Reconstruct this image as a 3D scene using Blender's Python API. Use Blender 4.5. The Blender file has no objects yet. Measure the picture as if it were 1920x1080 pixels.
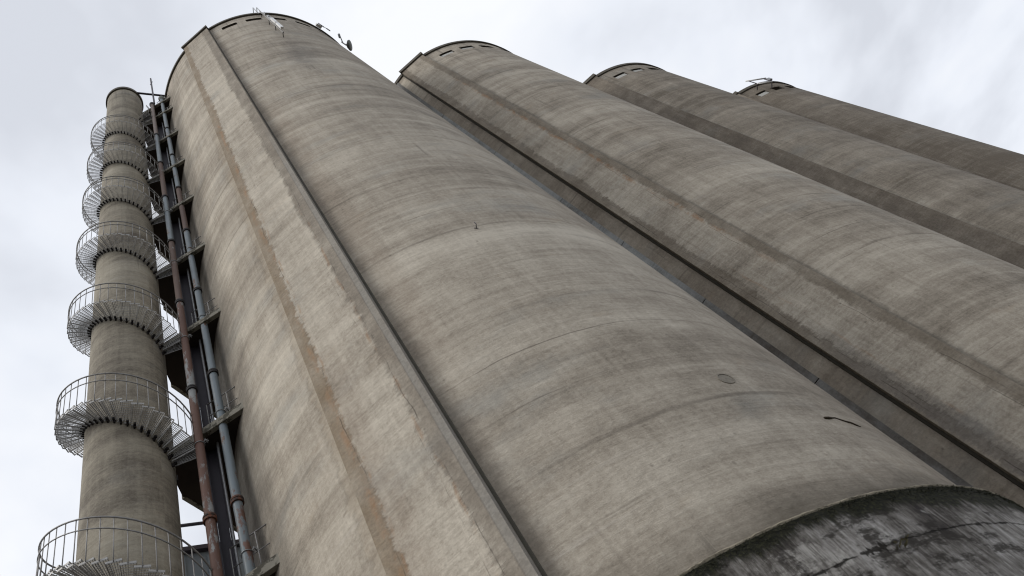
import bpy, bmesh, math, random
from mathutils import Vector, Matrix
random.seed(7)
S = bpy.context.scene
COL = S.collection
R_ = math.radians
PI = math.pi

# ------------------------------------------------------------ camera
F, VX, VY = 1508.2, 228.82, -208.6          # focal length and zenith point measured from the photograph (px)
up = Vector((VX - 960, 540 - VY, -F)).normalized()
fw = Vector((0, 0, -1)); yy = (fw - up * fw.dot(up)).normalized(); xx = yy.cross(up)
cd = bpy.data.cameras.new('camera'); cam = bpy.data.objects.new('camera', cd); COL.objects.link(cam)
CAMZ = 1.6
cam.matrix_world = Matrix.Translation((0, 0, CAMZ)) @ Matrix((xx, yy, up)).to_4x4()
cd.sensor_width = 36; cd.lens = 36 * F / 1920; cd.clip_end = 5000; cd.clip_start = .1
S.camera = cam

# ------------------------------------------------------------ view, world, sun
S.view_settings.view_transform = 'Standard'; S.view_settings.look = 'None'
S.view_settings.exposure = 0.28; S.view_settings.gamma = 1
SUN_AZ, SUN_EL = -136, 40                   # azimuth clockwise from +Y
w = bpy.data.worlds.new('World'); S.world = w; w.use_nodes = True
nt = w.node_tree; nt.nodes.clear()


class G:
    """small node-graph helper"""
    def __init__(s, tree): s.t = tree
    def n(s, kind, **kw):
        o = s.t.nodes.new(kind)
        for k, v in kw.items(): setattr(o, k, v)
        return o
    def put(s, sock, v):
        if v is None: return
        if isinstance(v, bpy.types.NodeSocket): s.t.links.new(v, sock)
        elif isinstance(v, (tuple, list)) and len(v) == 3 and sock.type == 'RGBA': sock.default_value = (*v, 1)
        else: sock.default_value = v
    def m(s, op, a, b=None, c=None, clamp=False):
        o = s.n('ShaderNodeMath', operation=op, use_clamp=clamp)
        s.put(o.inputs[0], a); s.put(o.inputs[1], b); s.put(o.inputs[2], c)
        return o.outputs[0]
    def add(s, a, b): return s.m('ADD', a, b)
    def mul(s, a, b): return s.m('MULTIPLY', a, b)
    def sub(s, a, b): return s.m('SUBTRACT', a, b)
    def step(s, x, lo, hi, a=0., b=1.):
        o = s.n('ShaderNodeMapRange', interpolation_type='SMOOTHSTEP')
        for i, v in enumerate((x, lo, hi, a, b)): s.put(o.inputs[i], v)
        return o.outputs[0]
    def vec(s, x, y, z=0.):
        o = s.n('ShaderNodeCombineXYZ')
        for i, v in enumerate((x, y, z)): s.put(o.inputs[i], v)
        return o.outputs[0]
    def noise(s, v, sc=1., det=4., rough=.55, dist=0., col=False):
        o = s.n('ShaderNodeTexNoise'); s.put(o.inputs['Vector'], v); s.put(o.inputs['Scale'], sc)
        o.inputs['Detail'].default_value = det; o.inputs['Roughness'].default_value = rough
        s.put(o.inputs['Distortion'], dist)
        return o.outputs['Color' if col else 'Fac']
    def mix(s, f, a, b, mode='MIX'):
        o = s.n('ShaderNodeMix', data_type='RGBA', blend_type=mode)
        s.put(o.inputs[0], f); s.put(o.inputs[6], a); s.put(o.inputs[7], b)
        return o.outputs[2]


g = G(nt)
sky = g.n('ShaderNodeTexSky', sky_type='NISHITA', sun_disc=False)
sky.sun_elevation = R_(SUN_EL); sky.sun_rotation = R_(SUN_AZ)
skyc = g.mix(1.0, sky.outputs[0], (.09, .09, .09), 'MULTIPLY')
tc = g.n('ShaderNodeTexCoord')
sp = g.n('ShaderNodeSeparateXYZ'); nt.links.new(tc.outputs['Generated'], sp.inputs[0])
dz = g.m('MAXIMUM', sp.outputs[2], .12)
pv = g.vec(g.m('DIVIDE', sp.outputs[0], dz), g.m('DIVIDE', sp.outputs[1], dz), 6.4)
c1 = g.noise(pv, 1.5, 5, .5, .3)
c2 = g.noise(g.vec(g.m('DIVIDE', sp.outputs[0], dz), g.m('DIVIDE', sp.outputs[1], dz), 9.), 3.6, 5, .5)
cv = g.add(g.mul(c1, .7), g.mul(c2, .3))
cr = g.n('ShaderNodeValToRGB'); nt.links.new(cv, cr.inputs[0])
e = cr.color_ramp.elements
e[0].position = .39; e[0].color = (.60, .625, .68, 1)
e[1].position = .57; e[1].color = (.85, .865, .895, 1)
x = e.new(.47); x.color = (.74, .77, .83, 1)
fin = g.mix(.93, skyc, cr.outputs[0])
bg = g.n('ShaderNodeBackground'); nt.links.new(fin, bg.inputs[0]); bg.inputs[1].default_value = 1.0
wo = g.n('ShaderNodeOutputWorld'); nt.links.new(bg.outputs[0], wo.inputs[0])

sd = bpy.data.lights.new('sun', 'SUN'); so = bpy.data.objects.new('sun', sd); COL.objects.link(so)
sd.energy = 1.5; sd.angle = R_(30); sd.color = (1, .95, .88)
sdir = Vector((math.sin(R_(SUN_AZ)) * math.cos(R_(SUN_EL)), math.cos(R_(SUN_AZ)) * math.cos(R_(SUN_EL)), math.sin(R_(SUN_EL))))
so.rotation_euler = sdir.to_track_quat('Z', 'Y').to_euler()

S.cycles.filter_width = 1.15

# ------------------------------------------------------------ layout (metres, measured from the photograph)
H = 48.0 + CAMZ                              # top of the silo rims
R = 5.659                                    # silo radius
C0 = Vector((-3.024, 12.744, 0)); DD = Vector((7.9248, 9.2496, 0))
ROW = math.atan2(DD.y, DD.x)                 # heading of the row
PIL = -137.2                                 # pilaster bearing in the silo's own frame
TC = Vector((math.sin(R_(-49.2)) * 10.63, math.cos(R_(-49.2)) * 10.63, 0))   # stair tower axis
TR = .846
TDIR = math.atan2(-TC.y, -TC.x)              # from tower axis towards the camera


def at(az, D, z=0.): return Vector((math.sin(R_(az)) * D, math.cos(R_(az)) * D, z))


# ------------------------------------------------------------ object helpers
def tag(o, label=None, cat=None, group=None, kind=None):
    if label: o['label'] = label
    if cat: o['category'] = cat
    if group: o['group'] = group
    if kind: o['kind'] = kind
    return o


def empty(name, loc=(0, 0, 0), rz=0., **kw):
    o = bpy.data.objects.new(name, None); COL.objects.link(o)
    o.location = loc; o.rotation_euler = (0, 0, rz); o.empty_display_size = .3
    return tag(o, **kw)


def obj(name, bm, mat, parent=None, smooth=False, angle=None):
    me = bpy.data.meshes.new(name); bm.normal_update(); bm.to_mesh(me); bm.free()
    o = bpy.data.objects.new(name, me); COL.objects.link(o); me.materials.append(mat)
    if smooth:
        me.shade_smooth()
        if angle: me.set_sharp_from_angle(angle=R_(angle))
    if parent: o.parent = parent
    return o


def quad(bm, ps, uvs=None):
    f = bm.faces.new([bm.verts.new(p) for p in ps])
    if uvs:
        l = bm.loops.layers.uv.verify()
        for lp, uv in zip(f.loops, uvs): lp[l].uv = uv
    return f


def box(bm, c, s, rot=None):
    c = Vector(c); rot = rot or Matrix.Identity(3)
    v = [bm.verts.new(c + rot @ Vector((x * s[0] / 2, y * s[1] / 2, z * s[2] / 2))) for x in (-1, 1) for y in (-1, 1) for z in (-1, 1)]
    for f in ((0, 1, 3, 2), (4, 6, 7, 5), (0, 4, 5, 1), (2, 3, 7, 6), (0, 2, 6, 4), (1, 5, 7, 3)):
        bm.faces.new([v[i] for i in f])


def beam(bm, a, b, wd, ht):
    """box between two points; wd across, ht roughly vertical"""
    a = Vector(a); b = Vector(b); d = (b - a); L = d.length; d.normalize()
    up = Vector((0, 0, 1)) if abs(d.z) < .95 else Vector((1, 0, 0))
    s = d.cross(up).normalized(); u = s.cross(d)
    box(bm, (a + b) / 2, (L, wd, ht), Matrix((d, s, u)).transposed())


def tube(bm, pts, r, n=8, cap=True):
    pts = [Vector(p) for p in pts]; rings = []; l = bm.loops.layers.uv.verify(); ps = None; L = 0; Ls = []
    for i, p in enumerate(pts):
        d = (pts[min(i + 1, len(pts) - 1)] - pts[max(i - 1, 0)]).normalized()
        up = ps if ps is not None else (Vector((0, 0, 1)) if abs(d.z) < .9 else Vector((1, 0, 0)))
        s = (up - d * up.dot(d)).normalized(); ps = s; t = d.cross(s)
        rr = r[i] if isinstance(r, (list, tuple)) else r
        rings.append([bm.verts.new(p + (s * math.cos(2 * PI * k / n) + t * math.sin(2 * PI * k / n)) * rr) for k in range(n)])
        if i: L += (p - pts[i - 1]).length
        Ls.append(L)
    for i in range(len(pts) - 1):
        for k in range(n):
            f = bm.faces.new((rings[i][k], rings[i][(k + 1) % n], rings[i + 1][(k + 1) % n], rings[i + 1][k]))
            rr = (r[i] if isinstance(r, (list, tuple)) else r)
            for lp, (a, b) in zip(f.loops, ((k, i), (k + 1, i), (k + 1, i + 1), (k, i + 1))):
                lp[l].uv = (a / n * 2 * PI * rr, Ls[b])
    if cap:
        bm.faces.new(rings[0][::-1]); bm.faces.new(rings[-1])


def ringwall(bm, prof, a0=0., a1=360., n=160, u0=0., rref=None):
    """lathe of (r,z) profile, degrees a0..a1, uv = metres"""
    l = bm.loops.layers.uv.verify(); full = abs(a1 - a0 - 360) < 1e-6
    cols = []
    for k in range(n if full else n + 1):
        a = R_(a0 + (a1 - a0) * k / n); cols.append([bm.verts.new((r * math.cos(a), r * math.sin(a), z)) for r, z in prof])
    run = [0.]
    for i in range(1, len(prof)):
        run.append(run[-1] + math.hypot(prof[i][0] - prof[i - 1][0], prof[i][1] - prof[i - 1][1]))
    for k in range(n):
        k2 = (k + 1) % len(cols)
        for i in range(len(prof) - 1):
            f = bm.faces.new((cols[k][i], cols[k2][i], cols[k2][i + 1], cols[k][i + 1]))
            for lp, (kk, ii) in zip(f.loops, ((k, i), (k + 1, i), (k + 1, i + 1), (k, i + 1))):
                a = a0 + (a1 - a0) * kk / n
                lp[l].uv = (R_(a) * (rref or prof[0][0]) + u0, prof[0][1] + (run[ii] if prof[-1][1] >= prof[0][1] else -run[ii]))


# ------------------------------------------------------------ materials
def newmat(name):
    m = bpy.data.materials.new(name); m.use_nodes = True; m.node_tree.nodes.clear()
    g = G(m.node_tree); b = g.n('ShaderNodeBsdfPrincipled'); o = g.n('ShaderNodeOutputMaterial')
    m.node_tree.links.new(b.outputs[0], o.inputs[0])
    b.inputs['Specular IOR Level'].default_value = .25
    return m, g, b


def uvs(g):
    t = g.n('ShaderNodeUVMap'); s = g.n('ShaderNodeSeparateXYZ'); g.t.links.new(t.outputs[0], s.inputs[0])
    return s.outputs[0], s.outputs[1]


def concrete(name, dark=(.166, .141, .109), mid=(.366, .323, .264), light=(.575, .524, .438), seed=0.,
             stains=(), lift=1.0, streak=1.0, rust=(), spots=True, shift=0., bands=1.0, specks=True):
    """weathered slip-formed concrete in metres: u round the drum, v up.
    stains: (u0, u1, softness0, softness1, jag, colour, strength, v0, v1) strips with feathered edges"""
    m, g, b = newmat(name); u, v = uvs(g)
    V = lambda a, c, z=0.: g.vec(g.mul(u, a), g.mul(v, c), seed + z)
    warp = g.mul(g.sub(g.noise(V(.09, .2, 3), 1, 3, .5), .5), 1.1)          # rings that sag a little
    vw = g.add(v, warp)
    VW = lambda a, c, z=0.: g.vec(g.mul(u, a), g.mul(vw, c), seed + z)
    n_big = g.noise(V(.12, .10), 1, 5, .6)
    n_band = g.noise(VW(.10, 1.25, 5), 1, 7, .68, .25)
    n_bd2 = g.noise(VW(.35, 5.5, 11), 1, 5, .7)
    n_str = g.noise(V(2.1, .13, 7), 1, 6, .65)
    n_mot = g.noise(V(1.3, 1.7, 13), 1, 9, .72)
    n_gr = g.noise(V(11, 14, 17), 1, 6, .75)
    n_g2 = g.noise(V(38, 46, 27), 1, 4, .7)
    n_fh = g.noise(VW(.55, 13., 19), 1, 4, .65)
    n_fv = g.noise(V(10., .5, 21), 1, 4, .65)
    n_rg = g.noise(VW(.035, .42, 25), 1, 3, .5)
    t = g.add(g.mul(n_band, .30 * bands), g.mul(n_bd2, .16 * bands))
    t = g.add(t, g.mul(g.add(g.mul(n_fh, .8), n_fv), .12))
    t = g.add(t, g.mul(n_rg, .34 * bands)); t = g.add(t, g.mul(n_g2, .16))
    t = g.add(t, g.mul(n_mot, .30)); t = g.add(t, g.mul(n_str, .17 * streak)); t = g.add(t, g.mul(n_gr, .27)); t = g.add(t, g.mul(n_big, .24))
    tot = .80 * bands + .16 + .216 + .30 + .17 * streak + .27 + .24
    t = g.m('DIVIDE', t, tot)
    t = g.add(g.mul(g.sub(t, .5), 5.9), .5 + shift)
    r = g.n('ShaderNodeValToRGB'); g.t.links.new(t, r.inputs[0]); el = r.color_ramp.elements
    el[0].position = .08; el[0].color = (*dark, 1); el[1].position = .93; el[1].color = (*light, 1)
    q = el.new(.5); q.color = (*mid, 1)
    c = r.outputs[0]
    # cool and warm patches
    h = g.noise(V(.3, .55, 23), 1, 5, .65)
    c = g.mix(g.step(h, .52, .74, 0, .45), c, (.30, .305, .288))
    h2 = g.noise(V(.45, .9, 29), 1, 6, .7)
    c = g.mix(g.step(h2, .58, .76, 0, .38), c, (.36, .27, .18))
    # lift lines: thin broken contours of the wandering height
    if lift:
        for k, (per, wd, am) in enumerate(((1.18, .014, .55), (3.55, .040, .42))):
            f = g.m('FRACT', g.m('DIVIDE', g.add(v, g.mul(g.sub(g.noise(V(.3, .05, 31 + k), 1, 4, .6), .5), .35)), per))
            d = g.m('ABSOLUTE', g.sub(f, .5))
            ln = g.step(d, wd * .35 / per, wd * 1.6 / per, 1, 0)
            br = g.step(g.noise(V(.22, .3, 37 + k), 1, 5, .65), .50 - .07 * k, .66 - .07 * k)
            c = g.mix(g.mul(g.mul(ln, br), am * lift), c, (.085, .072, .058))
        # long faint formwork ribs running up
        f = g.m('ABSOLUTE', g.sub(g.m('FRACT', g.mul(u, 1.55)), .5))
        br = g.step(g.noise(V(.5, .11, 41), 1, 4, .6), .52, .72)
        c = g.mix(g.mul(g.mul(g.step(f, .0, .05, 1, 0), br), .28), c, (.11, .095, .08))
        # dark smears just under the joints
        n_sm = g.noise(VW(.16, 2.3, 43), 1, 6, .62)
        c = g.mix(g.step(n_sm, .60, .74, 0, .62 * bands), c, (.150, .130, .104))
        c = g.mix(g.step(n_sm, .26, .37, .30 * bands, 0), c, (.52, .48, .43))
        # run-off grime below the rim and short drips under the joints
        run = g.step(g.noise(V(3.1, .10, 71), 1, 7, .75), .50, .64)
        topm = g.mul(g.step(g.add(v, g.mul(n_str, 5.)), H - 8 + 2.5, H + 2.), g.step(v, 10, 30))
        c = g.mix(g.mul(g.mul(run, topm), .5 * lift), c, (.085, .074, .062))
        dr_ = g.mul(g.step(g.noise(V(4.3, .22, 73), 1, 6, .7), .60, .68), g.step(g.noise(V(.35, .2, 75), 1, 3, .5), .50, .60))
        c = g.mix(g.mul(dr_, .38 * lift), c, (.10, .088, .074))
        # dark band with a ragged top, on the wall just above the ledge
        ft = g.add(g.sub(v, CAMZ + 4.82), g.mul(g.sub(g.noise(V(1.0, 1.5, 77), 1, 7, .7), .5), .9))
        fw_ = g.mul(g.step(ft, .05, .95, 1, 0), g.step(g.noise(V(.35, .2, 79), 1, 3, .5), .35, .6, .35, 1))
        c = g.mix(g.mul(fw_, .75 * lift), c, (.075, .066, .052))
    wear = 0.
    # stain strips
    for i, (u0, u1, s0, s1, jag, colr, st, v0, v1) in enumerate(stains):
        slow = g.mul(g.sub(g.noise(g.vec(g.mul(u, .2), g.mul(v, .16), seed + 50 + i), 1, 3, .5), .5), jag * 1.1)
        fast = g.mul(g.sub(g.noise(g.vec(g.mul(u, 1.1), g.mul(v, 3.6), seed + 60 + i), 1, 8, .78), .5), jag * 1.7)
        j = g.add(slow, fast)
        a = g.step(g.sub(u, u0), -s0, s0) if s0 < .022 else g.step(g.sub(g.add(u, j), u0), -s0, s0)
        bb = g.step(g.sub(u1, u), -s1, s1) if s1 < .022 else g.step(g.sub(u1, g.add(u, j)), -s1, s1)
        mk = g.mul(a, bb)
        if v0 is not None: mk = g.mul(mk, g.step(g.add(v, g.mul(j, 3)), v0 - 2.5, v0 + 2.5))
        if v1 is not None: mk = g.mul(mk, g.step(g.add(v, g.mul(j, 3)), v1 + 2.5, v1 - 2.5))
        den = g.step(g.noise(g.vec(g.mul(u, 1.6), g.mul(v, .7), seed + 70 + i), 1, 6, .7), .25, .68, .45, 1)
        cc = g.mix(g.step(n_gr, .3, .7), tuple(q * .82 for q in colr), tuple(q * 1.18 for q in colr))
        c = g.mix(g.mul(g.mul(mk, den), st), c, cc)
        if s0 < .06 or s1 < .06: wear = g.add(wear, g.mul(mk, -.9))
    for i, (u0, hw, st, v0, v1, *rc_) in enumerate(rust):
        wv = g.mul(g.sub(g.noise(g.vec(0., g.mul(v, .35), seed + 80 + i), 1, 5, .6), .5), max(hw * 2.2, .30))
        d = g.m('ABSOLUTE', g.sub(g.add(u, wv), u0))
        mk = g.step(d, 0., hw, 1, 0)
        mk = g.mul(mk, g.step(g.noise(g.vec(g.mul(u, 2.), g.mul(v, .55 if rc_ else .9), seed + 90 + i), 1, 7, .75), .46, .60))
        mk = g.mul(mk, g.mul(g.step(v, v0 - 3, v0 + 3), g.step(v, v1 + 3, v1 - 3)))
        c = g.mix(g.mul(mk, st), c, rc_[0] if rc_ else (.33, .190, .100))
    if specks:
        vo = g.n('ShaderNodeTexVoronoi', feature='F1'); g.put(vo.inputs['Vector'], V(1.1, 1.1, 2)); vo.inputs['Scale'].default_value = 1.
        sel = g.step(g.noise(V(1.7, 1.7, 95), 1, 2, .5), .60, .64)
        pit = g.mul(g.step(vo.outputs['Distance'], .02, .075, 1, 0), sel)
        c = g.mix(g.mul(pit, .6), c, (.06, .05, .042))
        vo = g.n('ShaderNodeTexVoronoi', feature='F1'); g.put(vo.inputs['Vector'], V(4.5, 3.6, 4)); vo.inputs['Scale'].default_value = 1.
        sel = g.step(g.noise(V(.9, .9, 97), 1, 5, .7), .50, .62)
        c = g.mix(g.mul(g.mul(g.step(vo.outputs['Distance'], .04, .17, 1, 0), sel), .5), c, (.10, .086, .07))
        fleck = g.step(g.noise(V(7., 17., 99), 1, 6, .8), .64, .72)
        c = g.mix(g.mul(fleck, .35), c, (.60, .56, .49))
    g.put(b.inputs['Base Color'], c)
    b.inputs['Roughness'].default_value = .93
    bp = g.n('ShaderNodeBump'); bp.inputs['Strength'].default_value = .5; bp.inputs['Distance'].default_value = .02
    hh = g.add(g.add(g.mul(n_gr, 1.0), g.mul(n_mot, 1.0)), g.add(g.mul(n_fh, .5), g.add(g.add(g.mul(n_bd2, .7), wear), g.mul(n_band, 1.0))))
    g.put(bp.inputs['Height'], hh); g.t.links.new(bp.outputs[0], b.inputs['Normal'])
    return m


def simple(name, base, var=.25, rough=.6, metal=0., scale=6., rustc=None, rustamt=.5, seed=0., spec=.4, vert=1.):
    """painted or bare material in object space, with optional rust patches"""
    m, g, b = newmat(name); t = g.n('ShaderNodeTexCoord')
    mp = g.n('ShaderNodeMapping'); g.t.links.new(t.outputs['Object'], mp.inputs[0]); mp.inputs['Scale'].default_value = (1, 1, vert)
    mp.inputs['Location'].default_value = (seed, seed * .7, seed * .3)
    P = mp.outputs[0]
    n = g.noise(P, scale, 6, .65); c = g.mix(n, tuple(q * (1 - var) for q in base), tuple(q * (1 + var) for q in base))
    if rustc:
        k = g.noise(P, scale * .9, 8, .72)
        k2 = g.noise(P, scale * 5, 4, .7)
        c = g.mix(g.step(g.add(k, g.mul(k2, .12)), .66 - rustamt * .28, .70 - rustamt * .24), c,
                  g.mix(k2, tuple(q * .6 for q in rustc), tuple(q * 1.5 for q in rustc)))
    g.put(b.inputs['Base Color'], c); b.inputs['Roughness'].default_value = rough; b.inputs['Metallic'].default_value = metal
    b.inputs['Specular IOR Level'].default_value = spec
    bp = g.n('ShaderNodeBump'); bp.inputs['Strength'].default_value = .3; bp.inputs['Distance'].default_value = .004
    g.put(bp.inputs['Height'], g.noise(P, scale * 4, 4, .7)); g.t.links.new(bp.outputs[0], b.inputs['Normal'])
    return m


BROWN = (.150, .122, .094); GREYB = (.165, .152, .130); RED = (.215, .155, .108); COOL = (.250, .238, .212); NEAR = (.070, .060, .050)
pw = .145 * R                                 # half width of a pilaster
RIMU = 0.


def deg2u(th): return R_(th - PIL) * R


drum_stains = {
    0: [(.80, 1.08, .02, .16, .35, BROWN, .60, None, None), (1.0, 1.5, .2, .2, .5, RED, .30, 12, 30),
        (-4.6, -2.55, .3, .35, .9, NEAR, .50, None, 46), (-1.12, -.80, .05, .02, .55, (.29, .22, .145), .25, 5, 33),
        (deg2u(-105), deg2u(-94), .5, .6, 1.2, (.12, .112, .105), .55, 34.5, 39.5),
        (deg2u(-72), deg2u(-60), .9, .3, 1.2, BROWN, .30, None, None)],
    1: [(.80, .98, .02, .08, .25, (.160, .145, .118), .7, None, 46),
        (-4.4, -.82, .3, .02, .8, (.145, .118, .092), .55, None, 44), (-4.2, -2.2, .3, .3, 1.2, (.10, .088, .08), .55, 34, 45)],
    2: [(.80, 1.0, .02, .1, .2, COOL, .5, None, None), (1.0, 9.6, .3, .5, 1.5, (.150, .130, .106), .35, None, None)],
    3: [(-9, 12, .3, .5, 1.5, (.130, .108, .086), .55, None, None)],
}
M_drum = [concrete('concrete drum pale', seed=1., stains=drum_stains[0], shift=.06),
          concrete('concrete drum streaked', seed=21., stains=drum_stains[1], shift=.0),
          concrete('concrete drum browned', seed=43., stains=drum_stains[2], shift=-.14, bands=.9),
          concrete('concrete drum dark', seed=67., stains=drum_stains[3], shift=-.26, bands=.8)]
pil_stains = {
    0: [(-pw - 1, -.56, .001, .03, .36, (.212, .158, .100), .88, None, None), (.46, pw + 1, .055, .001, .32, (.178, .152, .122), .85, None, None),
        (.70, pw + 1, .015, .001, .03, (.262, .252, .230), .75, None, 26), (-.62, -.1, .12, .2, .4, RED, .35, None, 14)],
    1: [(-pw - 1, -.50, .001, .05, .38, (.160, .132, .100), .85, None, None), (.54, pw + 1, .05, .001, .26, (.170, .142, .108), .85, None, None),
        (-.80, -.35, .05, .08, .3, (.115, .106, .100), .6, None, 14)],
    2: [(-2, 2, .1, .1, .3, (.120, .100, .080), .85, None, None)],
    3: [(-2, 2, .1, .1, .3, (.120, .100, .080), .8, None, None)],
}
DK = (.045, .036, .028)
pil_rust = {0: [(-.64, .09, .55, 3, 34), (-.52, .04, .5, 3, 22), (.46, .05, .5, 4, 20), (-.58, .012, .7, 3, 30, DK), (.50, .014, .7, 5, 28, DK), (.36, .010, .6, 3, 17, DK)],
            1: [(.52, .13, .75, 18, 42), (-.3, .05, .3, 4, 20), (.60, .014, .8, 4, 40, DK), (.44, .012, .7, 4, 30, DK), (-.66, .016, .8, 3, 24, DK), (-.55, .012, .6, 3, 16, DK)], 2: [], 3: []}
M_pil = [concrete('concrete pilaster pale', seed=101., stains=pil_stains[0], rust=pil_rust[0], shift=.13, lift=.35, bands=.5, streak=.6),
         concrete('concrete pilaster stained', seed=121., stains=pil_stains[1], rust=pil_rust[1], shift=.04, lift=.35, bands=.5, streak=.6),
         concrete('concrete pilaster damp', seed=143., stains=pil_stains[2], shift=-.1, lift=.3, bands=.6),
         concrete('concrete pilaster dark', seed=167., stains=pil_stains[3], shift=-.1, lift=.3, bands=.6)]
M_tower = concrete('concrete tower', seed=201., shift=-.12, dark=(.13, .112, .09), mid=(.29, .262, .208), light=(.42, .385, .315),
                   stains=[(.95, 1.6, .2, .3, .4, (.11, .095, .08), .45, None, None)])
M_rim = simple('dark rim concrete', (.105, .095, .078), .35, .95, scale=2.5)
M_rec = simple('recess concrete', (.10, .088, .074), .3, .95, scale=3)
M_pane = simple('pale window board', (.44, .44, .41), .12, .8, scale=3)
M_pane2 = simple('brown window board', (.17, .115, .09), .3, .8, scale=3)
M_slab = simple('weathered slab edge', (.235, .222, .185), .45, .95, scale=3.5, rustc=(.07, .065, .05), rustamt=.3)
M_soff = simple('shade-tinted slab soffit', (.038, .029, .023), .5, .97, scale=2.2)  # base colour darkened to deepen the shade in the gap behind the pipes
M_galv = simple('galvanised steel', (.33, .34, .35), .2, .5, .6, scale=14)
M_tread = simple('grimy galvanised grating', (.36, .355, .345), .3, .6, .4, scale=14)
M_dsteel = simple('dark steel', (.055, .050, .062), .35, .6, .5, scale=9)
M_rail = simple('weathered rail steel', (.24, .235, .23), .4, .6, .5, scale=12)
M_black = simple('black flange', (.022, .019, .020), .4, .65, .2, scale=9)
M_purp = simple('dark violet channel', (.030, .026, .034), .3, .6, .2, scale=3)  # violet steel, with the gap's shade put into its colour
M_blue = simple('blue grey cladding', (.17, .20, .23), .12, .55, .1, scale=1.5)
M_pb = simple('blue grey pipe paint', (.150, .182, .202), .16, .5, .1, scale=2.5, rustc=(.12, .07, .05), rustamt=.10, vert=.5)
M_pb2 = simple('blue grey pipe paint with rust', (.165, .195, .21), .16, .5, .1, scale=2.2, rustc=(.13, .066, .046), rustamt=.30, vert=.35, seed=5)
M_pr = simple('rust brown pipe', (.120, .078, .062), .35, .7, .1, scale=2.5, rustc=(.26, .27, .27), rustamt=.12, vert=.35, seed=8)
M_lr = simple('rusted pipe with pale scabs', (.135, .074, .056), .4, .7, .1, scale=2.2, rustc=(.25, .26, .26), rustamt=.30, vert=.30, seed=11)
M_pt = simple('brown primer pipe', (.165, .125, .108), .15, .6, .1, scale=2., seed=3)
M_white = simple('white antenna housing', (.80, .80, .79), .05, .4, scale=5)
M_dish = simple('grey green radome', (.16, .175, .155), .12, .6, scale=4)
M_joint = concrete('blue grey joint strip', seed=301., dark=(.13, .132, .13), mid=(.285, .295, .295), light=(.40, .41, .41), bands=.6,
                   stains=[(-30, 3, .1, .1, .3, (.085, .072, .060), .97, None, 18), (-30, 3, .1, .1, .3, (.12, .11, .10), .8, 42, None)], lift=1.6)


def collar_mat():
    m, g, b = newmat('mossy weathered collar concrete'); u, v = uvs(g)
    V = lambda a, c, z=0.: g.vec(g.mul(u, a), g.mul(v, c), z)
    ns = g.noise(V(4.2, .7, 1), 1, 11, .85)                    # run-off streaks down the face
    nf = g.noise(V(18, 2.4, 2), 1, 9, .85)
    nm = g.noise(V(.9, .9, 3), 1, 8, .7)
    nb = g.noise(V(.35, .5, 4), 1, 4, .6)
    t = g.add(g.add(g.mul(ns, .36), g.mul(nf, .26)), g.add(g.mul(nm, .22), g.mul(nb, .24)))
    t = g.add(g.mul(g.sub(t, .54), 4.6), .50)
    r = g.n('ShaderNodeValToRGB'); g.t.links.new(t, r.inputs[0]); el = r.color_ramp.elements
    el[0].position = .12; el[0].color = (.030, .026, .026, 1); el[1].position = .96; el[1].color = (.52, .50, .47, 1)
    for p, cc in ((.35, (.078, .070, .062)), (.55, (.19, .178, .164)), (.75, (.35, .338, .322))):
        q = el.new(p); q.color = (*cc, 1)
    c = r.outputs[0]
    bl = g.noise(V(.8, 1.3, 21), 1, 9, .78)
    c = g.mix(g.step(bl, .50, .57, 0, .88), c, (.032, .028, .024))
    c = g.mix(g.mul(g.step(bl, .46, .38), g.step(nf, .40, .58, .15, .8)), c, (.44, .425, .395))
    # brown bare patches lower on the right
    bp_ = g.mul(g.step(g.noise(V(1.1, .7, 7), 1, 7, .7), .56, .68), .75)
    c = g.mix(g.mul(bp_, g.step(v, CAMZ + 3.95, CAMZ + 3.6)), c, (.20, .145, .085))
    # moss hanging from the lip
    drip = g.add(g.mul(g.noise(V(2.2, .15, 9), 1, 7, .75), .62), g.mul(g.noise(V(9, .8, 10), 1, 5, .8), .20))
    depth = g.sub(CAMZ + 4.79, v)
    wide = g.step(u, deg2c(-104), deg2c(-80), .0, .16)
    mk = g.step(g.sub(depth, g.add(g.sub(g.mul(drip, 1.25), .33), wide)), -.05, .09, 1, 0)
    gr = g.noise(V(22, 22, 12), 1, 4, .7)
    c = g.mix(g.mul(mk, .95), c, g.mix(g.step(gr, .4, .75), (.010, .011, .007), (.050, .050, .024)))
    # the cracked construction joint
    jn = g.mul(g.sub(g.noise(V(1.6, 0, 14), 1, 8, .7), .5), .16)
    d = g.m('ABSOLUTE', g.sub(v, g.add(CAMZ + 4.10, jn)))
    wd = g.step(g.noise(V(1.9, 0, 15), 1, 6, .75), .50, .70, .002, .10)
    ck = g.step(g.sub(d, g.add(wd, g.mul(g.sub(g.noise(V(5, 7, 16), 1, 7, .8), .5), .16))), -.006, .012, 1, 0)
    c = g.mix(g.mul(ck, .93), c, (.014, .012, .009))
    g.put(b.inputs['Base Color'], c); b.inputs['Roughness'].default_value = .95
    bp = g.n('ShaderNodeBump'); bp.inputs['Strength'].default_value = .8; bp.inputs['Distance'].default_value = .02
    g.put(bp.inputs['Height'], g.sub(g.add(g.mul(nf, .8), g.add(nm, g.mul(mk, gr))), g.mul(ck, 1.5))); g.t.links.new(bp.outputs[0], b.inputs['Normal'])
    return m


def deg2c(th): return R_(th - PIL) * R * 1.045
M_collar = collar_mat()


def ledge_mat():
    m, g, b = newmat('ledge lip concrete'); u, v = uvs(g)
    n = g.noise(g.vec(g.mul(u, 5), g.mul(v, 20), 0), 1, 7, .75)
    k = g.step(n, .36, .56)
    g.put(b.inputs['Base Color'], g.mix(k, (.05, .044, .03), (.28, .25, .19))); b.inputs['Roughness'].default_value = .95
    return m


M_lip = ledge_mat()

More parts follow.
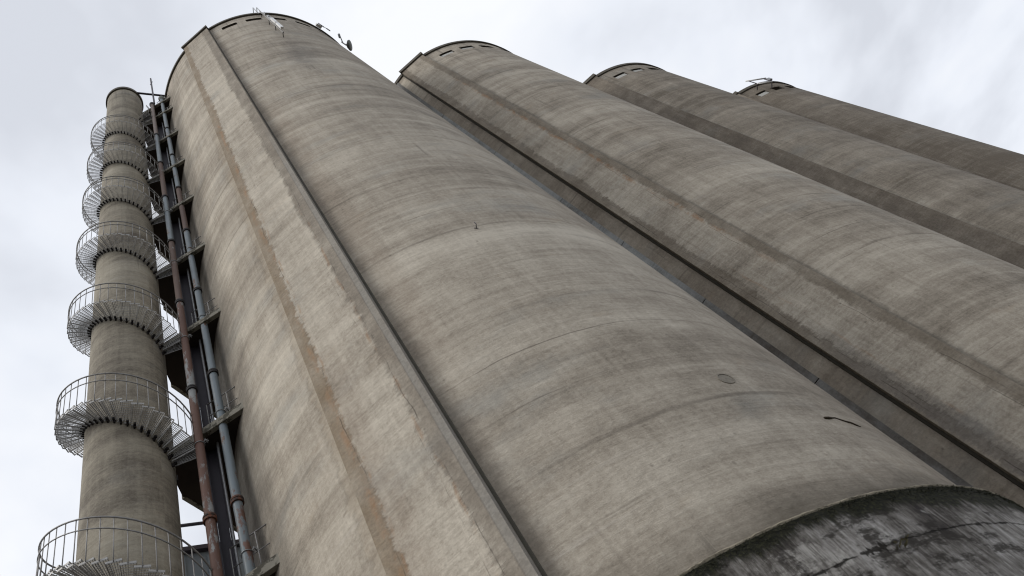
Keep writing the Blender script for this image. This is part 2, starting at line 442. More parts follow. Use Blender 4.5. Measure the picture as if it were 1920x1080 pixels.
# ------------------------------------------------------------ ground
def ground_mat():
    m, g, b = newmat('worn yard gravel'); t = g.n('ShaderNodeTexCoord'); P = t.outputs['Object']
    n = g.noise(P, .25, 8, .7); k = g.noise(P, 8, 6, .7)
    g.put(b.inputs['Base Color'], g.mix(g.mul(n, k), (.035, .033, .030), (.16, .15, .135))); b.inputs['Roughness'].default_value = .95
    return m


bm = bmesh.new(); quad(bm, [(-900, -900, 0), (900, -900, 0), (900, 900, 0), (-900, 900, 0)])
tag(obj('ground', bm, ground_mat()), kind='structure')

# ------------------------------------------------------------ silos
WIN_T, WIN_B = CAMZ + 46.55, CAMZ + 45.85
WTH = [-118.4, -105.2, -92.4, -78.8, -66, -53]
WHW = 4.2


def silo(k, label, panes):
    root = empty('silo', C0 + DD * k, ROW, label=label, cat='silo', group='concrete silos standing in a row')
    # shell with real window openings
    br = set([PIL - 180 + i * 2.0 for i in range(181)])
    for t in WTH:
        for s in (-1, 1): br.add(t + s * WHW)
    br = sorted(br)
    br = [b for i, b in enumerate(br) if not any(abs(b - (t + s * WHW)) < .5 and abs(b - (t + s * WHW)) > 1e-9 for t in WTH for s in (-1, 1))]
    zs = [0, 12, 24, 36, WIN_B, WIN_T, H - .05]
    bm = bmesh.new(); l = bm.loops.layers.uv.verify(); V = {}
    def vt(a, i):
        aa = br[0] if abs(a - br[0] - 360) < 1e-6 else a
        if (aa, i) not in V: V[(aa, i)] = bm.verts.new((R * math.cos(R_(aa)), R * math.sin(R_(aa)), zs[i]))
        return V[(aa, i)]
    for a, b_ in zip(br[:-1], br[1:]):
        mid = (a + b_) / 2
        for i in range(len(zs) - 1):
            if i == 4 and any(abs(mid - t) < WHW for t in WTH): continue
            f = bm.faces.new((vt(a, i), vt(b_, i), vt(b_, i + 1), vt(a, i + 1)))
            for lp, (aa, ii) in zip(f.loops, ((a, i), (b_, i), (b_, i + 1), (a, i + 1))): lp[l].uv = (R_(aa - PIL) * R, zs[ii])
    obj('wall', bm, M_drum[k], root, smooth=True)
    # roof plate
    bm = bmesh.new(); bmesh.ops.create_circle(bm, cap_ends=True, segments=120, radius=R * 1.005, matrix=Matrix.Translation((0, 0, H - .01)))
    obj('roof', bm, M_rim, root)
    # windows
    for j, t in enumerate(WTH):
        bm = bmesh.new(); r0, r1 = R - .004, R - .30
        def p(a, r, z): return (r * math.cos(R_(a)), r * math.sin(R_(a)), z)
        a0, a1 = t - WHW + .02, t + WHW - .02; zb, zt = WIN_B + .003, WIN_T - .003
        quad(bm, [p(a0, r0, zt), p(a1, r0, zt), p(a1, r1, zt), p(a0, r1, zt)])
        quad(bm, [p(a0, r0, zb), p(a0, r1, zb), p(a1, r1, zb), p(a1, r0, zb)])
        for a in (a0, a1): quad(bm, [p(a, r0, zb), p(a, r0, zt), p(a, r1, zt), p(a, r1, zb)])
        wo = obj('window', bm, M_rec, root)
        bm = bmesh.new(); pr = R - .06 if panes[j] == 1 else R - .26
        A0, A1 = a0 + .25, a1 - .25
        zt2 = zt - .17 if panes[j] == 1 else zt - .02
        n = 4
        for q in range(n):
            x0 = A0 + (A1 - A0) * q / n; x1 = A0 + (A1 - A0) * (q + 1) / n
            quad(bm, [p(x0, pr, zb + .02), p(x1, pr, zb + .02), p(x1, pr, zt2), p(x0, pr, zt2)])
            quad(bm, [p(x0, pr - .04, zb + .02), p(x0, pr - .04, zt2), p(x1, pr - .04, zt2), p(x1, pr - .04, zb + .02)])
        quad(bm, [p(A0, pr, zt2), p(A1, pr, zt2), p(A1, pr - .04, zt2), p(A0, pr - .04, zt2)])
        obj('pane', bm, M_pane if panes[j] == 1 else M_pane2, wo)
    # rim: fascia standing proud of the wall, following the pilaster round
    fa = .085; hb = .34; pr = 1.024 * R
    path = []
    aL, aR = PIL - 8.7, PIL + 8.7
    N = 170
    for i in range(N + 1):
        a = aR + (360 - 17.4) * i / N; path.append(((R + fa) * Vector((math.cos(R_(a)), math.sin(R_(a)), 0)), R * .985 * Vector((math.cos(R_(a)), math.sin(R_(a)), 0))))
    dr = Vector((math.cos(R_(PIL)), math.sin(R_(PIL)), 0)); tn = Vector((-dr.y, dr.x, 0))
    for s in (-1, 1):
        q = dr * (pr + fa) + tn * s * (pw + .075); path.append((q, q - dr * .5 - tn * s * .3))
    bm = bmesh.new(); l = bm.loops.layers.uv.verify(); n = len(path)
    vs = [[bm.verts.new(o + Vector((0, 0, H - hb))), bm.verts.new(o + Vector((0, 0, H))), bm.verts.new(i_ + Vector((0, 0, H))), bm.verts.new(i_ + Vector((0, 0, H - hb)))] for o, i_ in path]
    for i in range(n):
        A, B = vs[i], vs[(i + 1) % n]
        for q in range(4): bm.faces.new((A[q], B[q], B[(q + 1) % 4], A[(q + 1) % 4]))
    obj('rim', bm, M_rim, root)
    # pilaster
    bm = bmesh.new(); l = bm.loops.layers.uv.verify(); zt = H - hb + .02
    hs = [0, 12, 24, 36, zt]
    for a, b_ in zip(hs[:-1], hs[1:]):
        P = lambda s, d, z: dr * d + tn * s + Vector((0, 0, z))
        quad(bm, [P(-pw, pr, a), P(pw, pr, a), P(pw, pr, b_), P(-pw, pr, b_)], [(-pw, a), (pw, a), (pw, b_), (-pw, b_)])
        for s in (-1, 1):
            q = [P(s * pw, pr, a), P(s * pw, pr - .35, a), P(s * pw, pr - .35, b_), P(s * pw, pr, b_)]
            uv = [(s * pw, a), (s * (pw + .35), a), (s * (pw + .35), b_), (s * pw, b_)]
            if s < 0: q = q[::-1]; uv = uv[::-1]
            quad(bm, q, uv)
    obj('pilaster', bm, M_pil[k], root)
    # dark strip by the pilaster: groove on the nearest, painted side-face shade elsewhere
    bm = bmesh.new()
    s = 1 if k == 0 else -1
    gw = .04 if k == 0 else .07
    c = dr * (R * math.cos(pw / R) + .012) + tn * s * (pw + gw / 2)
    for a, b_ in zip([0, 12, 24, 36], [12, 24, 36, H - hb]):
        box(bm, c + Vector((0, 0, (a + b_) / 2)), (.07, gw, b_ - a - .01), Matrix.Rotation(R_(PIL), 3, 'Z'))
    obj('groove_shade_strip', bm, M_groove2 if k == 0 else M_sideshade, root)
    # wider base collar
    bm = bmesh.new(); zc = CAMZ + 4.79; rc = 1.045 * R
    ringwall(bm, [(rc, 0), (rc, zc - .03)], PIL - 180, PIL + 180, 180, -R_(PIL) * rc, rc)
    col = obj('collar', bm, M_collar, root, smooth=True)
    bm = bmesh.new(); l = bm.loops.layers.uv.verify(); prof = [(rc, -.03), (rc + .008, -.016), (rc + .009, -.004), (rc + .002, .006), (rc - .08, .03), (R - .02, .07)]
    rnd = random.Random(k); n = 720; cols = []
    for i in range(n):
        a = R_(i * 360 / n); w_ = rnd.uniform(-.0025, .0025) + .002 * math.sin(i * .31)
        cols.append([bm.verts.new(((r + w_ * (0 < q < 4)) * math.cos(a), (r + w_ * (0 < q < 4)) * math.sin(a), zc + z + w_ * (0 < q < 4))) for q, (r, z) in enumerate(prof)])
    for i in range(n):
        for q in range(len(prof) - 1):
            f = bm.faces.new((cols[i][q], cols[(i + 1) % n][q], cols[(i + 1) % n][q + 1], cols[i][q + 1]))
            for lp, (ii, qq) in zip(f.loops, ((i, q), (i + 1, q), (i + 1, q + 1), (i, q + 1))): lp[l].uv = (ii * 2 * PI * rc / n, prof[qq][1] + prof[qq][0])
    obj('lip', bm, M_lip, col, smooth=True)
    return root


M_groove2 = simple('weathered groove', (.085, .078, .062), .5, .95, scale=4)
M_sideshade = simple('dark side shade', (.045, .040, .030), .4, .95, scale=4)  # dark colour stands in for the shaded side of the pilaster
silos = [silo(0, 'nearest and tallest looking grey concrete silo, antennas and a round dish on its rim', (0, 0, 0, 0, 0, 0)),
         silo(1, 'second concrete silo in the row, right of the nearest one, brown streaked pilaster', (1, 1, 0, 0, 0, 0)),
         silo(2, 'third concrete silo, darker brown, two pale window boards under its rim', (1, 1, 0, 0, 0, 0)),
         silo(3, 'farthest dark brown concrete silo with a white antenna frame at its rim', (1, 0, 0, 0, 0, 0))]


def sil(k, th, r, z):
    """world point from silo frame"""
    a = R_(th) + ROW
    return C0 + DD * k + Vector((math.cos(a) * r, math.sin(a) * r, z))


# joint strip between neighbouring silos (upright cover pieces)
for k, lab in ((1, 'upright blue grey joint strip in the gap between the nearest and second silos'),
               (2, 'upright joint strip in the gap between the second and third silos'),
               (3, 'upright joint strip in the gap between the third and fourth silos')):
    root = empty('joint_strip', C0 + DD * k, ROW, label=lab, cat='joint strip', group='joint strips between silos')
    z0 = 0.0; th0 = -157.; th1 = -151.2
    i = 0
    while z0 < H - .5:
        z1 = min(z0 + 4.5, H - .36); bm = bmesh.new(); l = bm.loops.layers.uv.verify(); n = 3
        def p(a, r, z): return (r * math.cos(R_(a)), r * math.sin(R_(a)), z)
        for q in range(n):
            a, b_ = th0 + (th1 - th0) * q / n, th0 + (th1 - th0) * (q + 1) / n
            quad(bm, [p(a, R + .045, z0), p(b_, R + .045, z0), p(b_, R + .045, z1), p(a, R + .045, z1)], [(R_(a) * R, z0), (R_(b_) * R, z0), (R_(b_) * R, z1), (R_(a) * R, z1)])
        for a, s in ((th0, 0), (th1, 1)):
            quad(bm, [p(a, R + .045, z0), p(a, R + .045, z1), p(a, R - .01, z1), p(a, R - .01, z0)], [(0, z0), (0, z1), (.05, z1), (.05, z0)])
        quad(bm, [p(th0, R + .045, z0), p(th1, R + .045, z0), p(th1, R - .01, z0), p(th0, R - .01, z0)], [(0, z0)] * 4)
        quad(bm, [p(th0, R + .045, z1), p(th1, R + .045, z1), p(th1, R - .01, z1), p(th0, R - .01, z1)], [(0, z1)] * 4)
        obj('strip_piece', bm, M_joint, root)
        z0 = z1 + .03; i += 1

# ------------------------------------------------------------ stair tower
tw = empty('stair_tower', TC, 0, label='slim round concrete stair tower left of the silos, wrapped by the spiral stair', cat='tower')
HT = CAMZ + 48.35
bm = bmesh.new(); ringwall(bm, [(TR, 0), (TR, HT)], n=96); obj('shaft', bm, M_tower, tw, smooth=True)
bm = bmesh.new(); ringwall(bm, [(TR - .02, HT - .36), (TR + .075, HT - .36), (TR + .075, HT), (TR - .3, HT), (0.01, HT + .02)], n=96); obj('rim', bm, M_rim, tw, smooth=True, angle=30)
bm = bmesh.new()
for az, z, r in ((-45.9, 14.3, .055), (-46.5, 27.0, .04)):
    P = at(az, 10.63 * math.cos(R_(3)), z) - TC; d = Vector((P.x, P.y, 0)).normalized()
    box(bm, d * (TR + .005) + Vector((0, 0, z + CAMZ)), (.05, r * 1.6, r * 3), Matrix.Rotation(math.atan2(d.y, d.x), 3, 'Z'))
obj('wall_bracket', bm, M_black, tw)

# ------------------------------------------------------------ landings
PITCH = 4.66; Z0 = 10.27 + CAMZ
A_ = at(-45.35, 10.6); B_ = at(-35.75, 9.70)
LD = (B_ - A_).normalized(); LN = Vector((-LD.y, LD.x, 0))      # LN points away from the camera
names = ['lowest', 'second', 'third', 'fourth', 'fifth', 'sixth', 'seventh', 'eighth', 'topmost short']
levels = [Z0 + PITCH * i for i in range(8)] + [Z0 + PITCH * 7 + 2.35]


def landing(i, z):
    root = empty('landing', (A_ + B_) / 2 + Vector((0, 0, z)), 0, cat='landing', group='concrete landings between tower and silo',
                 label='%s concrete landing counted upwards between stair tower and nearest silo' % names[i])
    o = (A_ + B_) / 2
    a = A_ - LD * .05; b = B_ + LD * .25; c = at(-38.4, 13.1); d = at(-44.2, 11.55)
    bm = bmesh.new()
    P = [p - o for p in (a, b, c, d)]
    # slab body
    T = .17
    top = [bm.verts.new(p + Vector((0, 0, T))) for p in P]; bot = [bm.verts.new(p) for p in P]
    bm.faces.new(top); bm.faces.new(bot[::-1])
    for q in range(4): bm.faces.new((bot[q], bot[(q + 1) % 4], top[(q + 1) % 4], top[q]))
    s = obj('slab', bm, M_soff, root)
    # pale edge beam along the front
    bm = bmesh.new(); beam(bm, P[0] - LN * .045 + Vector((0, 0, .075)), P[1] - LN * .045 + Vector((0, 0, .075)), .11, .22); obj('edge_beam', bm, M_slab, root)
    bm = bmesh.new(); beam(bm, P[3] + LN * .03 + Vector((0, 0, .08)), P[2] + LN * .03 + Vector((0, 0, .08)), .09, .20); obj('edge_beam', bm, M_slab, root)
    # railing on the front edge
    L = (B_ - A_).length
    q0, q1 = L * .52, L * .93
    pz = Vector((0, 0, T + .02)); rl = Vector((0, 0, .95))
    bm = bmesh.new(); F = lambda s_: (A_ - o) + LD * s_ + LN * .03
    tube(bm, [F(q0) + pz + rl, F(q1) + pz + rl], .013, 6)
    ra = obj('railing', bm, M_rail, root, smooth=True)
    bm = bmesh.new(); tube(bm, [F(q0) + pz + rl * .5, F(q1) + pz + rl * .5], .009, 6); obj('midrail', bm, M_rail, ra, smooth=True)
    for s_ in (q0, (q0 + q1) / 2 + .1, q1):
        bm = bmesh.new(); tube(bm, [F(s_) + pz * .9, F(s_) + pz + rl], .012, 6); obj('post', bm, M_rail, ra, smooth=True)
    return root


for i, z in enumerate(levels): landing(i, z)

# ------------------------------------------------------------ spiral stair
st = empty('spiral_stair', TC, 0, label='galvanised grated spiral stair winding round the slim concrete tower', cat='staircase')
NST = 44; RI, RO, RR = TR + .03, 1.385, 1.415
ZF = 15.22 + CAMZ                            # tread height on the side facing the camera
ztop = CAMZ + 42.6


def zat(th): return ZF - PITCH * th / (2 * PI)      # th counted counter-clockwise from the camera side


def tread_bm(simple_=False):
    """one grated tread, centred on local +X, top at z=0"""
    bm = bmesh.new(); ha = PI / NST * 1.15
    def p(r, a, z): return Vector((r * math.cos(a), r * math.sin(a), z))
    def bar(r0, a0, r1, a1, wd, ht, z=0.):
        beam(bm, p(r0, a0, z - ht / 2), p(r1, a1, z - ht / 2), wd, ht)
    hi = .070; ho = RO * math.tan(ha)
    # parallel-sided outline widening outwards
    def q(s, tt):                            # s along the radius 0..1, tt across -1..1
        r = RI + (RO - RI) * s; return Vector((r, tt * (hi + (ho - hi) * s), 0))
    def B(a, b, wd, ht): beam(bm, a - Vector((0, 0, ht / 2)), b - Vector((0, 0, ht / 2)), wd, ht)
    B(q(0, -1), q(1, -1), .006, .045); B(q(0, 1), q(1, 1), .006, .045); B(q(1, -1), q(1, 1), .006, .045); B(q(0, -1), q(0, 1), .008, .045)
    for i in range(1, 11): B(q(i / 11, -1), q(i / 11, 1), .0035, .010)
    for j in range(1, 6): B(q(0, -1 + j * 2 / 6), q(1, -1 + j * 2 / 6), .0035, .024)
    return bm


def baluster_bm():
    bm = bmesh.new(); r = RR - .012
    tube(bm, [(RO - .01, 0, -.03), (r, 0, -.03), (r, 0, .98)], .0095, 6)
    return bm


def bracket_bm():
    bm = bmesh.new(); box(bm, (RI + .02, 0, -.045), (.10, .045, .06)); box(bm, (RI - .005, 0, -.085), (.05, .035, .06)); return bm


steps = []
k = -7
thL0, thL1 = R_(72), R_(150)                 # the stair steps off onto the landing here
th = R_(-1.5) - 2 * PI * 7
while True:
    z = zat(th)
    if z < ztop: break
    th += 2 * PI / NST
while zat(th) > .2:
    m = (th % (2 * PI))
    steps.append((th, zat(th), m))
    th += 2 * PI / NST


def on_landing(m): return thL0 < m < thL1


vis = [s for s in steps if not on_landing(s[2])]
vis.sort(key=lambda s: (abs(s[1] - 14.5 - CAMZ * 0)))
inview = [s for s in vis if s[1] > CAMZ + 9.5]
inview.sort(key=lambda s: s[1])
near = inview[:100]
rest = [s for s in vis if s not in near]
proto = obj('tread', tread_bm(), M_tread, st); pb = obj('baluster', baluster_bm(), M_rail, proto, smooth=True); pk = obj('bracket', bracket_bm(), M_black, proto)
for i, (th, z, m) in enumerate(near):
    if i == 0: t, b_, k_ = proto, pb, pk
    else:
        t = proto.copy(); b_ = pb.copy(); k_ = pk.copy()
        for o in (t, b_, k_): COL.objects.link(o)
        t.parent = st; b_.parent = t; k_.parent = t
    t.location = (0, 0, z); t.rotation_euler = (0, 0, TDIR + th)


def merged(maker):
    bm = bmesh.new()
    for th, z, m in rest:
        b2 = maker(); b2.transform(Matrix.Translation((0, 0, z)) @ Matrix.Rotation(TDIR + th, 4, 'Z'))
        me = bpy.data.meshes.new('t'); b2.to_mesh(me); b2.free(); bm.from_mesh(me); bpy.data.meshes.remove(me)
    return bm


o = obj('tread', merged(tread_bm), M_tread, st); o['kind'] = 'stuff'
o = obj('baluster', merged(baluster_bm), M_rail, st, smooth=True); o['kind'] = 'stuff'
o = obj('bracket', merged(bracket_bm), M_black, st); o['kind'] = 'stuff'
# handrails: one run per flight between landings
tA = R_(-1.5) - 2 * PI * 7
ths = [s[0] for s in steps]; t0, t1 = ths[0] - .1, ths[-1]
for name, hh, rr in (('handrail', .98, .0165), ('midrail', .70, .012)):
    j0 = math.floor(t0 / (2 * PI)) - 1
    for j in range(j0, 4):
        a = max(t0, thL1 - 2 * PI + 2 * PI * j + .02); b_ = min(t1, thL0 + 2 * PI * j + .04)
        if b_ - a < .5: continue
        bm = bmesh.new(); n = int((b_ - a) / .09) + 2
        pts = []
        for i in range(n):
            t = a + (b_ - a) * i / (n - 1); pts.append((math.cos(TDIR + t) * RR, math.sin(TDIR + t) * RR, zat(t) + hh))
        if name == 'handrail':
            t = b_ + .05; pts.append((math.cos(TDIR + t) * RR, math.sin(TDIR + t) * RR, zat(t) + hh - .10)); pts.append((math.cos(TDIR + t) * RR, math.sin(TDIR + t) * RR, zat(t) - .02))
        tube(bm, pts, rr, 6); obj(name, bm, M_rail, st, smooth=True)

# ------------------------------------------------------------ pipes
def coupling(bm, z, r):
    ringwall(bm, [(r - .002, z - .07), (r + .030, z - .065), (r + .034, z - .05), (r + .034, z - .015), (r + .022, z), (r + .034, z + .015), (r + .034, z + .05), (r + .030, z + .065), (r - .002, z + .07)], n=28)


def pipe(az, D, r, ztop, cz, mats, label, clamps, clampdir):
    root = empty('downpipe', at(az, D), 0, label=label, cat='pipe', group='tall metal pipes in front of the landings')
    edges = [ztop] + [c + CAMZ for c in cz] + [.1]
    for i in range(len(edges) - 1):
        bm = bmesh.new(); tube(bm, [(0, 0, edges[i + 1]), (0, 0, edges[i])], r, 28, cap=True); obj('pipe_section', bm, mats[min(i, len(mats) - 1)], root, smooth=True, angle=40)
        if i: bm = bmesh.new(); coupling(bm, edges[i], r); obj('coupling', bm, M_black if edges[i] > 15 + CAMZ else M_cpl, root, smooth=True, angle=35)
    for zc in clamps:
        z = zc + CAMZ; bm = bmesh.new()
        pts = [((r + .012) * math.cos(a), (r + .012) * math.sin(a), z) for a in [2 * PI * q / 24 for q in range(25)]]
        tube(bm, pts, .009, 5)
        d = Vector(clampdir).normalized()
        for s in (-1, 1): tube(bm, [d * (r) + Vector((-d.y, d.x, 0)) * .02 * s + Vector((0, 0, z)), d * (r + .11) + Vector((-d.y, d.x, 0)) * .02 * s + Vector((0, 0, z))], .008, 5)
        tube(bm, [d * (r + .07) - Vector((-d.y, d.x, 0)) * .05 + Vector((0, 0, z)), d * (r + .07) + Vector((-d.y, d.x, 0)) * .05 + Vector((0, 0, z))], .013, 6)
        obj('clamp', bm, M_galv, root, smooth=True)
    return root


M_cpl = simple('rusty flange', (.045, .030, .024), .5, .7, .2, scale=9, rustc=(.14, .055, .03), rustamt=.4)
lp = pipe(-41.9, 9.97, .088, CAMZ + 45.2, (38.9, 34.4, 30.05, 25.6, 21.1, 16.55, 12.1, 7.6, 3.1), (M_pt, M_pb, M_pr, M_pb, M_pr, M_lr, M_lr, M_lr),
          'left of two tall pipes, mostly rusty brown, in front of the landings', (19.0, 14.4, 23.9, 28.4), LD)
rp = pipe(-39.05, 9.97, .088, CAMZ + 46.4, (39.9, 35.35, 30.9, 26.4, 21.7, 17.1, 12.4, 7.9, 3.4), (M_pb, M_pb, M_pb, M_pr, M_pb, M_pb, M_pb, M_pb2),
          'right of two tall pipes, mostly blue grey, next to the silo wall', (20.0, 15.4, 24.8, 11.0), LD)
bm = bmesh.new(); ringwall(bm, [(.088, CAMZ + 46.2), (.15, CAMZ + 46.3), (.16, CAMZ + 46.5), (.12, CAMZ + 46.72), (.01, CAMZ + 46.8)], n=24); obj('pipe_cap', bm, M_dish, rp, smooth=True)
bm = bmesh.new(); ringwall(bm, [(.09, CAMZ + 45.0), (.13, CAMZ + 45.1), (.13, CAMZ + 45.3), (.01, CAMZ + 45.35)], n=24); obj('pipe_cap', bm, M_black, lp, smooth=True, angle=40)
bm = bmesh.new()
bm2 = bmesh.new(); tube(bm2, [(.0, 0, CAMZ + 45.3), (.0, 0, CAMZ + 52.0)], .045, 10); tube(bm2, [(-.09, 0, CAMZ + 50.5), (.09, 0, CAMZ + 50.8)], .02, 6); bm.free()
o = obj('lightning_rod', bm2, M_dsteel, None, smooth=True, angle=40); o.location = at(-41.25, 9.95)
tag(o, 'thin dark rod standing up against the sky above the left pipe', 'rod')
bm = bmesh.new(); a = at(-46.0, 9.97, CAMZ + 48.15); b_ = at(-37.9, 10.15, CAMZ + 48.0); beam(bm, a, b_, .09, .12)
tag(obj('tie_beam', bm, M_dsteel), 'dark horizontal beam joining the tower top to the rim of the nearest silo', 'beam')
# cable channel and slim conduit running up behind the pipes
ch = empty('cable_channel', at(-40.75, 10.55), -R_(-40.75), label='dark violet steel cable channel running up between the two pipes', cat='channel')
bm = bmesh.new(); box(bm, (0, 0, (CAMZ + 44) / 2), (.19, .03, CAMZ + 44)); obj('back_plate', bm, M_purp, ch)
for s in (-1, 1):
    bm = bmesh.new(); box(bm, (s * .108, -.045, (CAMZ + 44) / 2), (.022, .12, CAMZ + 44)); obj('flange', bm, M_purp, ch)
bm = bmesh.new(); tube(bm, [(0, 0, 0), (0, 0, CAMZ + 44.3)], .026, 10); o = obj('conduit', bm, M_galv, None, smooth=True, angle=40); o.location = at(-39.98, 10.36)
tag(o, 'slim grey conduit running up beside the dark channel, behind the right pipe', 'conduit')

# ------------------------------------------------------------ clad gallery behind the tower
ga = empty('clad_gallery', at(-42.5, 16.2), -R_(-42.5) + .12, label='blue grey metal clad gallery glimpsed behind the tower at the bottom left', cat='building')
bm = bmesh.new(); box(bm, (.2, 1.2, CAMZ + 9.2), (3.6, 2.4, 18.4)); obj('cladding', bm, M_blue, ga)
bm = bmesh.new(); box(bm, (.2, -.04, CAMZ + 18.45), (3.8, .2, .16)); obj('coping', bm, M_dsteel, ga)
for x in (-1.2, -.6, 0, .6, 1.2, 1.8):
    bm = bmesh.new(); box(bm, (x, -.02, CAMZ + 9.1), (.05, .04, 18.2)); obj('rib', bm, M_blue, ga)
for x in (-1.15, .5):
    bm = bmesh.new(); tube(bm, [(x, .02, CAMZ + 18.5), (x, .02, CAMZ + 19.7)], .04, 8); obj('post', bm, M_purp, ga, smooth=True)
bm = bmesh.new(); tube(bm, [(-1.4, .02, CAMZ + 19.6), (1.9, .02, CAMZ + 19.6)], .05, 8); obj('top_rail', bm, M_dsteel, ga, smooth=True)

# ------------------------------------------------------------ rim equipment on the nearest silo
def local(th, r, z, rz=0.):
    return sil(0, th, r, z), R_(th) + ROW


p0, hd = local(-100.4, R * 1.045, .6)
an = empty('antenna_mast', p0, hd, label='mast with two white antenna panels hung outside the rim of the nearest silo', cat='antenna', group='equipment on the rim of the nearest silo')
bm = bmesh.new(); tube(bm, [(0, 0, CAMZ + 38.8), (0, 0, CAMZ + 46.6)], .03, 10); obj('mast', bm, M_rail, an, smooth=True, angle=40)
for za, zb in ((40.75, 42.25), (39.05, 40.55)):
    bm = bmesh.new(); box(bm, (.17, 0, CAMZ + (za + zb) / 2), (.09, .14, zb - za)); bmesh.ops.bevel(bm, geom=bm.edges[:], offset=.015, segments=2); obj('panel', bm, M_white, an)
for z, sx in ((42.9, .16), (43.6, .12), (44.8, .10)):
    bm = bmesh.new(); box(bm, (.10, .03, CAMZ + z), (.10, sx * .8, .45)); obj('radio_box', bm, M_galv, an)
for z in (39.0, 41.2, 43.3, 46.0):
    bm = bmesh.new(); beam(bm, (0, 0, CAMZ + z), (-R * .045, 0, CAMZ + z), .035, .035); obj('bracket', bm, M_black, an)
bm = bmesh.new(); tube(bm, [(-.1, .1, CAMZ + 46.4), (-.05, .1, CAMZ + 48.6), (-.6, .1, CAMZ + 48.7), (-.6, -.1, CAMZ + 48.7), (-.05, -.1, CAMZ + 48.6), (-.1, -.1, CAMZ + 46.4)], .025, 6); obj('hook_bracket', bm, M_galv, an, smooth=True)

p0, hd = local(-66.3, R * 1.03, 0)
an = empty('beacon', p0, hd, label='small white box beacon sitting on the rim of the nearest silo, left of the dish', cat='beacon', group='equipment on the rim of the nearest silo')
bm = bmesh.new(); box(bm, (0, 0, CAMZ + 48.28), (.16, .34, .26)); bmesh.ops.bevel(bm, geom=bm.edges[:], offset=.02, segments=1); obj('lamp_box', bm, M_white, an)
bm = bmesh.new(); tube(bm, [(.12, -.02, CAMZ + 47.0), (.12, -.02, CAMZ + 48.5)], .03, 6); tube(bm, [(.12, .35, CAMZ + 46.9), (.12, .35, CAMZ + 47.8)], .03, 6); beam(bm, (.12, -.1, CAMZ + 47.5), (.12, .45, CAMZ + 47.5), .03, .05); obj('bracket', bm, M_dsteel, an)

p0, hd = local(-51.5, R * 1.055, 0)
an = empty('radio_dish', p0, hd + .5, label='round grey green radio dish on the right side of the nearest silo rim', cat='dish', group='equipment on the rim of the nearest silo')
bm = bmesh.new(); prof = [(.01, -.13), (.12, -.12), (.27, -.03), (.305, .0), (.305, .07), (.25, .10), (.01, .13)]
ringwall(bm, prof, n=40); bm.transform(Matrix.Translation((.05, 0, CAMZ + 46.5)) @ Matrix.Rotation(R_(116), 4, 'Y')); obj('radome', bm, M_dish, an, smooth=True, angle=35)
bm = bmesh.new(); tube(bm, [(-.18, -.15, CAMZ + 46.1), (-.18, -.15, CAMZ + 47.2)], .035, 8); beam(bm, (-.18, -.15, CAMZ + 46.6), (0, 0, CAMZ + 46.6), .06, .06); obj('bracket', bm, M_rail, an)
bm = bmesh.new(); box(bm, (-.16, -.45, CAMZ + 47.5), (.1, .22, .2)); beam(bm, (-.16, -.6, CAMZ + 47.4), (-.16, -.1, CAMZ + 47.0), .05, .05); obj('radio_box', bm, M_galv, an)

# frame antenna on the farthest silo
a = R_(-110) + ROW
an = empty('sector_antenna', sil(3, -112, R * 1.09, 0), R_(-112) + ROW, label='white bar frame antenna standing at the rim of the farthest silo', cat='antenna')
bm = bmesh.new(); tube(bm, [(0, -.75, CAMZ + 48.0), (0, .55, CAMZ + 47.3)], .055, 8); obj('bar', bm, M_white, an, smooth=True)
bm = bmesh.new(); tube(bm, [(0, -.6, CAMZ + 46.9), (0, .35, CAMZ + 46.3)], .045, 8); obj('bar', bm, M_white, an, smooth=True)
for y, z0, z1 in ((-.55, 46.8, 48.0), (.38, 46.0, 47.6)):
    bm = bmesh.new(); tube(bm, [(-.02, y, CAMZ + z0), (-.02, y, CAMZ + z1)], .035, 8); obj('upright', bm, M_dsteel, an, smooth=True)
bm = bmesh.new(); box(bm, (0, .5, CAMZ + 46.9), (.14, .25, .4)); obj('radio_box', bm, M_galv, an)
bm = bmesh.new(); beam(bm, (0, .4, CAMZ + 46.5), (-R * .09, .4, CAMZ + 46.5), .05, .05); beam(bm, (0, -.5, CAMZ + 47.0), (-R * .09, -.5, CAMZ + 47.0), .05, .05); obj('bracket', bm, M_dsteel, an)

# ------------------------------------------------------------ small fittings on the nearest drum
p0, hd = local(-103.1, R, CAMZ + 14.2)
bm = bmesh.new(); tube(bm, [(-.02, 0, 0), (.10, 0, 0), (.10, .0, .09)], .010, 6); tube(bm, [(.01, -.04, .02), (.02, .03, -.05)], .008, 5)
o = obj('wall_hook', bm, M_dsteel, None, smooth=True); o.location = p0; o.rotation_euler = (0, 0, hd)
tag(o, 'small dark iron hook in the middle of the nearest drum', 'hook')
p0, hd = local(-89.9, R, CAMZ + 7.7)
bm = bmesh.new(); ringwall(bm, [(.135, -.01), (.135, .010), (.115, .010), (.115, .002), (.01, .006)], n=36); bm.transform(Matrix.Rotation(R_(90), 4, 'Y'))
o = obj('inspection_plate', bm, simple('plate concrete', (.25, .225, .185), .4, .95, scale=12), None, smooth=True, angle=30); o.location = p0; o.rotation_euler = (0, 0, hd)
tag(o, 'small round inspection plate low on the right of the nearest drum', 'plate')
bm = bmesh.new(); pts = []
for i in range(9):
    th = -80.6 + i * .92; z = CAMZ + 6.62 + .05 * math.sin(i * .6) + (.02 if i % 3 == 0 else 0); pts.append(sil(0, th, R + .006, z) - sil(0, -76, R, CAMZ + 6.66))
tube(bm, pts, [.018, .024, .012, .008, .009, .010, .016, .013, .003], 7)
o = obj('root', bm, simple('dried root', (.055, .042, .026), .5, .95, scale=20), None, smooth=True); o.location = sil(0, -76, R, CAMZ + 6.66)
tag(o, 'dark dried root poking out of a crack low on the right of the nearest drum', 'root')

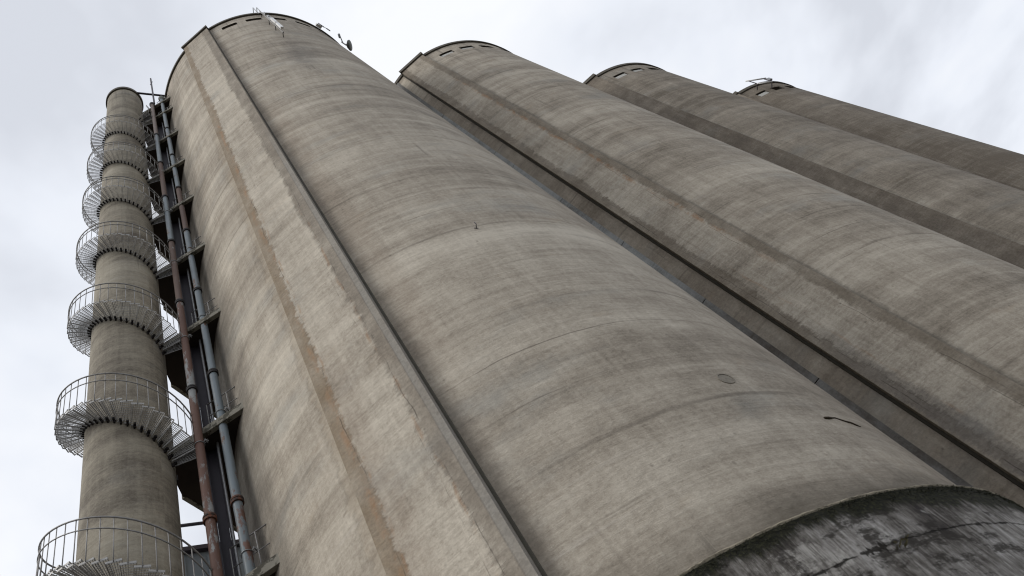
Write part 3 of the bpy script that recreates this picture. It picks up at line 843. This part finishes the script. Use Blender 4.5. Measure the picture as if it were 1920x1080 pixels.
# moss fringe under the collar lip, and a fern in the crack
def leaf(bm, p, d, up_, L, wd):
    s = d.cross(up_).normalized() * wd
    a = bm.verts.new(p - s * .4); b_ = bm.verts.new(p + s * .4); c = bm.verts.new(p + d * L * .5 + s + up_ * L * .08); e_ = bm.verts.new(p + d * L * .5 - s + up_ * L * .08); f = bm.verts.new(p + d * L)
    bm.faces.new((a, b_, c, e_)); bm.faces.new((e_, c, f))


M_moss = simple('dark moss', (.026, .027, .014), .6, .95, scale=30)
rnd = random.Random(5); bm = bmesh.new(); rc = R * 1.045
for i in range(5200):
    th = rnd.uniform(-125, -58); clump = .5 + .5 * math.sin(th * 1.7) * math.sin(th * .61 + 1)
    if rnd.random() > .25 + .75 * clump: continue
    dep = abs(rnd.gauss(0, .06 + .05 * clump)); p = sil(0, th, rc + .001, CAMZ + 4.775 - dep)
    a = R_(th) + ROW; out = Vector((math.cos(a), math.sin(a), 0)); tg = Vector((-math.sin(a), math.cos(a), 0))
    d = (out * rnd.uniform(.25, .9) + tg * rnd.uniform(-.6, .6) + Vector((0, 0, rnd.uniform(-1.1, .1)))).normalized()
    leaf(bm, p, d, out, rnd.uniform(.008, .028), rnd.uniform(.003, .007))
tag(obj('moss', bm, M_moss), 'dark moss fringe hanging under the collar lip of the nearest silo', 'moss', kind='stuff')
M_fern = simple('dry fern', (.055, .048, .022), .5, .9, scale=20)
bm = bmesh.new()
for i in range(11):
    th = -96.6 + rnd.uniform(-1.3, 1.3); p = sil(0, th, rc, CAMZ + 4.05 + rnd.uniform(-.05, .05)); a = R_(th) + ROW
    out = Vector((math.cos(a), math.sin(a), 0)); tg = Vector((-math.sin(a), math.cos(a), 0))
    d = (out * .8 + tg * rnd.uniform(-1, 1) + Vector((0, 0, rnd.uniform(-.7, .7)))).normalized(); L = rnd.uniform(.04, .10)
    for q in range(6):
        t = q / 6; dd = (d + tg.cross(d) * (.8 if q % 2 else -.8)).normalized(); leaf(bm, p + d * L * t, dd, out, .035 * (1 - t * .6), .006)
    leaf(bm, p, d, out, L, .005)
o = obj('fern', bm, M_fern); tag(o, 'small dry fern growing from the crack in the dark collar', 'fern')
